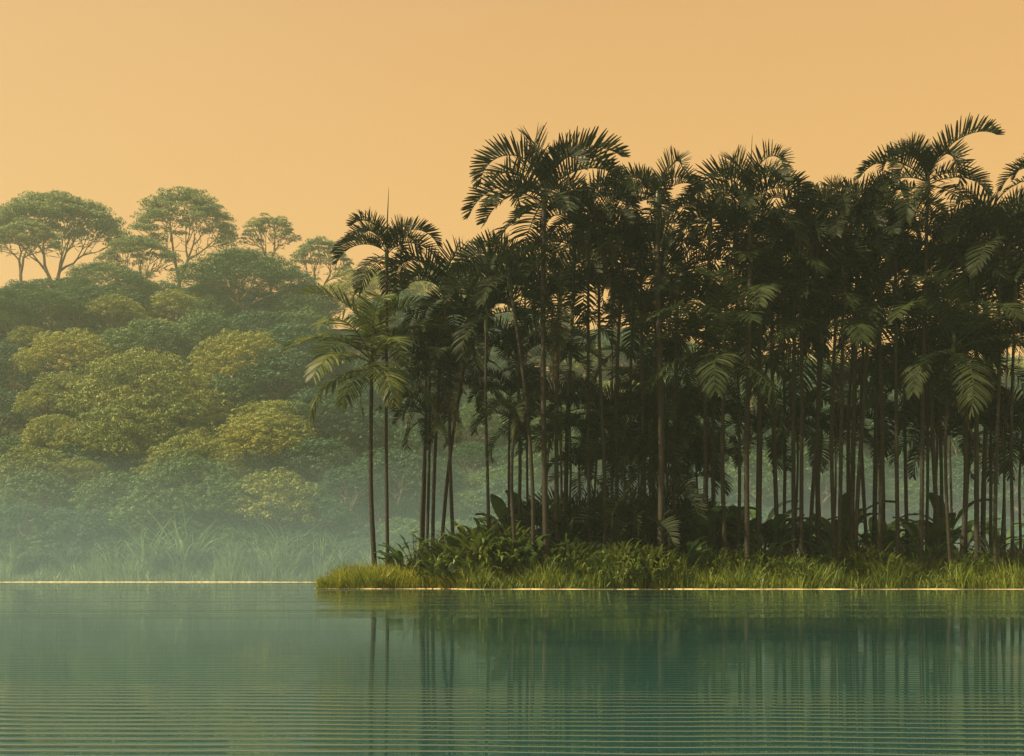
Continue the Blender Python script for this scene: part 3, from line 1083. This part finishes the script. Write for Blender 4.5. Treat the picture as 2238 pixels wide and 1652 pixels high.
def umbrella_tree(u0, u1, vtop, vbase, ut, D, seed, label, lobes=46, hgt=.75, thick=.12, gaps=0.0, zmin=.12):
    rng = np.random.default_rng(seed)
    xm = ((u0 + u1) / 2 - CX) / F * D
    xt = (ut - CX) / F * D
    R = (u1 - u0) / 2 / F * D
    zt = CAMH + (HZ - vtop) / F * D
    zb = CAMH + (HZ - vbase) / F * D
    g = float(hill(np.array(xt), np.array(D)))
    root = empty('umbrella_tree', (xt, D, g), label, 'tree', 'umbrella-crowned trees on the ridge')
    Hc = hgt * R
    C = lobes_dome(int(lobes * 3.0), rng, zmin)
    C = C[C[:, 2] > .40 * np.sqrt(np.clip(1 - C[:, 0] ** 2, 0, 1))]
    C = C[rng.random(len(C)) < .06 + .94 * (C[:, 2] / np.sqrt(np.clip(1 - C[:, 0] ** 2, .01, 1))) ** 3]
    lobes = len(C)
    C = C * np.array([R, R * .55, Hc])
    C *= rng.uniform(.82, 1.0, lobes)[:, None]
    inner = lobes_dome(lobes // 6, rng, .5) * np.array([R, R * .5, Hc]) * rng.uniform(.5, .8, lobes // 6)[:, None]
    C = np.concatenate([C, inner])
    C += np.array([xm - xt, 0, zt - Hc * 1.03 - g])
    Vs, Ns = [], []
    for c in C:
        r = R * rng.uniform(.10, .165)
        m = 8
        S = lobes_dome(m, rng, .1) * np.array([1, 1, .35]) * r + c
        for sc in S:
            n = 25
            d = unit(rng.normal(size=(n, 3)))
            Vs.append(sc + d * np.array([1, 1, .4]) * r * .42)
            Ns.append(unit(d * .6 + rng.normal(0, .4, (n, 3)) + np.array([0, 0, .6])))
    V, q = quads(np.concatenate(Vs), np.concatenate(Ns), .013 * R + .06, .5, rng)
    mesh_obj('crown', V, q, M['leaf_umbrella'], root)
    mb = MB()
    fork = np.array([0, 0, zb - g])
    r0 = .026 * R + .13
    mb.tube(np.array([[0, 0, -.8], [.2, 0, fork[2] * .5], fork]), [r0 * 1.4, r0 * 1.1, r0], 8)
    extra = lobes_dome(110, rng, .05) * np.array([R, R * .6, Hc]) * rng.uniform(.45, .92, 110)[:, None] + np.array([xm - xt, 0, zt - Hc * 1.03 - g])
    tree_limbs(mb, fork, np.concatenate([C - np.array([0, 0, .02 * R]), extra]), r0, rng)
    mb.build('trunk', M['bark'], root, smooth=True)


umbrella_tree(-40, 275, 425, 640, 120, 236, 1, 'very wide umbrella-crowned tree on the ridge at the far left', 90, .78)
umbrella_tree(-30, 140, 478, 600, 45, 226, 2, 'smaller umbrella tree below the widest crown at the left edge', 40, .95)
umbrella_tree(210, 395, 515, 650, 300, 228, 3, 'low umbrella tree between the two biggest ridge crowns, branches bare below', 40, .9)
umbrella_tree(278, 522, 410, 610, 391, 236, 4, 'tallest umbrella tree on the ridge with a rounded see-through crown', 80, 1.2, zmin=.0)
umbrella_tree(522, 652, 467, 575, 590, 240, 5, 'small umbrella tree right of the tallest ridge tree', 36, 1.15)
umbrella_tree(628, 775, 519, 655, 697, 236, 6, 'open umbrella tree just left of the palm grove, pale forked trunk', 44, 1.2)

TREES = [  # u, vtop, width px, material, D or None, label
    (225, 557, 170, 'leaf_green', 214, 'round dark green crown below the widest umbrella tree'),
    (525, 537, 150, 'leaf_green', 226, 'rounded dark crown standing highest between the ridge umbrella trees'),
    (520, 572, 255, 'leaf_green', 216, 'broad dome-shaped tree on the ridge right of the tallest tree'),
    (60, 604, 170, 'leaf_green', None, 'dark domed tree at the left edge under the small umbrella tree'),
    (210, 600, 180, 'leaf_green', 206, 'low wide crown just below the round ridge crown'),
    (245, 629, 110, 'leaf_gold', None, 'small golden dome in the upper left of the hillside'),
    (20, 641, 120, 'leaf_green', None, 'green crown cut by the left edge near the ridge'),
    (160, 632, 100, 'leaf_green', None, 'small green dome left of the small golden dome'),
    (60, 700, 80, 'leaf_gold', None, 'little round golden crown near the left edge, halfway up'),
    (140, 694, 180, 'leaf_gold', None, 'wide golden-topped crown at the left, halfway up the slope'),
    (255, 700, 90, 'leaf_green', None, 'small green crown between two golden domes halfway up'),
    (321, 672, 150, 'leaf_green', None, 'golden green crown above the largest dome'),
    (446, 663, 120, 'leaf_green', None, 'dark green tree in the upper middle of the hillside'),
    (521, 697, 190, 'leaf_gold', None, 'rounded golden dome in the right part of the hillside'),
    (303, 725, 285, 'leaf_gold', None, 'largest golden dome in the middle of the hillside'),
    (20, 737, 100, 'leaf_teal', None, 'tall dark blue-green tree at the left edge, halfway down'),
    (135, 793, 130, 'leaf_gold', None, 'golden crown at the lower left foot of the largest dome'),
    (90, 833, 105, 'leaf_gold', None, 'tight round golden crown in the left of the slope'),
    (307, 818, 260, 'leaf_gold', None, 'wide lobed golden crown directly below the largest dome'),
    (496, 800, 130, 'leaf_green', None, 'small green crown right of the lobed golden tree'),
    (640, 685, 150, 'leaf_teal', None, 'hazy blue-green bush-like tree beside the palm fronds'),
    (610, 740, 170, 'leaf_teal', None, 'misty blue-green crown below the hazy one beside the palms'),
    (690, 825, 150, 'leaf_teal', None, 'green crown close behind the big left palm fronds'),
    (590, 850, 160, 'leaf_gold', None, 'gold-dusted crown just left of the lowest palm frond'),
    (112, 888, 110, 'leaf_gold', None, 'golden crown stepping down the left slope'),
    (174, 906, 110, 'leaf_gold', None, 'orange-tinged crown in the lower left'),
    (272, 900, 130, 'leaf_gold', None, 'orange-tinged crown in the lower middle of the forest'),
    (310, 875, 110, 'leaf_gold', None, 'small golden crown under the lobed tree'),
    (462, 871, 80, 'leaf_gold', None, 'small round golden crown left of the pale lower right dome'),
    (413, 921, 200, 'leaf_gold', None, 'big lower dome with layered golden ledges'),
    (400, 962, 230, 'leaf_green', None, 'dark green understory crown below the layered dome'),
    (572, 872, 200, 'leaf_gold', None, 'broad golden dome at the lower right of the hillside'),
    (594, 998, 190, 'leaf_gold', None, 'low golden dome nearest the water at the right'),
    (160, 985, 110, 'leaf_gold', None, 'golden crown low on the left slope'),
    (60, 952, 140, 'leaf_gold', None, 'leafy crown low at the left edge'),
    (65, 1005, 140, 'leaf_green', None, 'dark green crown low at the left edge'),
    (696, 938, 150, 'leaf_teal', None, 'shaded leafy tree behind the leftmost palm trunks'),
    (240, 1010, 150, 'leaf_green', None, 'shaded green crown low in the left half'),
    (330, 1040, 170, 'leaf_green', None, 'shaded green crown behind the tall cane clumps'),
    (480, 1030, 150, 'leaf_green', None, 'dark green crown left of the low golden dome'),
    (30, 1080, 130, 'leaf_teal', 140, 'blue-green shrubby tree at the water at the left edge'),
    (130, 1090, 130, 'leaf_teal', 140, 'low blue-green tree at the left, above the reeds'),
    (215, 1100, 110, 'leaf_teal', 140, 'low leafy tree above the reeds left of the canes'),
    (420, 1090, 140, 'leaf_teal', 142, 'low leafy tree above the reeds in the middle'),
    (530, 1085, 130, 'leaf_teal', 141, 'low misty tree above the reeds'),
    (690, 1060, 140, 'leaf_teal', 142, 'low misty tree behind the island tip'),
    (760, 1000, 130, 'leaf_teal', 146, 'misty tree between the two leftmost palm trunks'),
    (860, 960, 170, 'leaf_teal', 152, 'misty tree seen through the left palm trunks'),
    (770, 860, 170, 'leaf_teal', 172, 'misty dark tree behind the hanging flower stalks'),
    (960, 640, 200, 'leaf_gold', 232, 'pale golden hill tree glimpsed through the left palm crowns'),
    (1050, 552, 150, 'leaf_gold', 236, 'hazy golden crown poking up between the palm crowns'),
    (800, 690, 170, 'leaf_gold', 226, 'hazy crown behind the leftmost palm fronds'),
    (880, 770, 200, 'leaf_teal', 205, 'hazy blue-green crown behind the left palms'),
]
cap = [(-200, 575), (150, 585), (300, 640), (380, 640), (460, 590), (640, 620), (700, 690), (800, 720), (960, 680), (1080, 640), (1150, 690), (1400, 745), (2500, 780)]
for (u, vt, wd, mn, D, lab) in TREES:
    dense_tree(u, vt, wd, lab, mn, D)
# fill: smaller trees carpet the slope between the named ones
rt = np.random.default_rng(77)
fk = 0
for Dr in (138.5, 142, 147, 154, 163, 172, 182, 192, 202, 213, 224, 236, 250):
    uu = -160 + rt.uniform(0, 80)
    rown = ordinal([138.5, 142, 147, 154, 163, 172, 182, 192, 202, 213, 224, 236, 250].index(Dr) + 1)
    nrow = 0
    while uu < 2480:
        wd = rt.uniform(115, 190) * 170 / Dr * (1 if Dr > 150 else .72)
        if uu > 1080:
            wd *= 1.35
        x = (uu - CX) / F * Dr
        g = float(hill(np.array(x), np.array(Dr)))
        zt = g + rt.uniform(7, 10) * (1 if Dr > 150 else .72)
        v = HZ - (zt - CAMH) * F / Dr
        cv = np.interp(uu, [c[0] for c in cap], [c[1] for c in cap])
        if v < cv:
            v = cv + rt.uniform(0, 25)
        zt2 = CAMH + (HZ - v) / F * Dr
        if zt2 - g > 3.5 and not (uu > 1150 and Dr in (138.5, 147, 154, 202)):
            fk += 1
            nrow += 1
            side = 'behind the palm grove' if uu > 1080 else ('on the left slope' if uu < 360 else 'mid slope' if uu < 720 else 'behind the left palms')
            mn = str(rt.choice(['leaf_green', 'leaf_teal', 'leaf_gold'], p=[.6, .35, .05] if uu < 620 else [.3, .65, .05]))
            col = {'leaf_green': 'green', 'leaf_teal': 'blue-green', 'leaf_gold': 'golden'}[mn]
            lv = 'low' if Dr < 165 else ('halfway up' if Dr < 205 else 'near the ridge')
            dense_tree(uu, v, wd, 'hazy %s tree %s, %s from left in %s row back' % (col, side, ordinal(nrow), rown), mn, Dr, rng=rt)
        uu += wd * rt.uniform(.62, .88)

# slim bare hazy trees seen between the palm trunks
for k, (u, vt, D, lab) in enumerate(((1008, 850, 112, 'slim bare reddish tree in the mist right of the twin palm trunks'),
                                     (1035, 900, 118, 'forked bare tree in the mist, left of the lone palm trunk'),
                                     (1100, 880, 120, 'twisted bare tree in the mist, right of the lone palm trunk'))):
    pass

# ------------------------------------------------------------------ haze: one closed box round everything
bpy.ops.mesh.primitive_cube_add(size=1)
hz = bpy.context.object
hz.name = 'haze'
hz.location = (0, (Y0 + Y1) / 2, 37.0)
hz.scale = (2 * XW + 6, Y1 - Y0 + 6, 82.0)
tag(hz, kind='stuff')
hm = bpy.data.materials.new('haze')
hm.use_nodes = True
ht = hm.node_tree
ht.nodes.clear()
ho = ht.nodes.new('ShaderNodeOutputMaterial')
hv = ht.nodes.new('ShaderNodeVolumePrincipled')
hv.inputs['Color'].default_value = (*HAZE_COLOR, 1)
hv.inputs['Density'].default_value = HAZE_DENSITY
hv.inputs['Anisotropy'].default_value = 0.2
ht.links.new(hv.outputs[0], ho.inputs['Volume'])
hz.data.materials.append(hm)
print('objects', len(bpy.data.objects), 'forest', fk)

# low bank of mist lying on the open water in front of the far shore (closed wedge, thicker towards the shore)
mv = np.array([[-XW + 2, 94, 0.05], [XW - 2, 94, 0.05], [XW - 2, 131.5, 0.05], [-XW + 2, 131.5, 0.05],
               [-XW + 2, 94, 2.5], [XW - 2, 94, 2.5], [XW - 2, 131.5, 16.0], [-XW + 2, 131.5, 16.0]])
mf = np.array([[0, 3, 2, 1], [4, 5, 6, 7], [0, 1, 5, 4], [1, 2, 6, 5], [2, 3, 7, 6], [3, 0, 4, 7]])
mm = bpy.data.materials.new('mist')
mm.use_nodes = True
mt_ = mm.node_tree
mt_.nodes.clear()
mo_ = mt_.nodes.new('ShaderNodeOutputMaterial')
mvn = mt_.nodes.new('ShaderNodeVolumePrincipled')
mvn.inputs['Color'].default_value = (0.50, 0.76, 0.85, 1)
mvn.inputs['Density'].default_value = 0.0060
mt_.links.new(mvn.outputs[0], mo_.inputs['Volume'])
tag(mesh_obj('mist_bank', mv, mf, mm), 'pale mist lying over the water at the far shore', 'mist', kind='stuff')
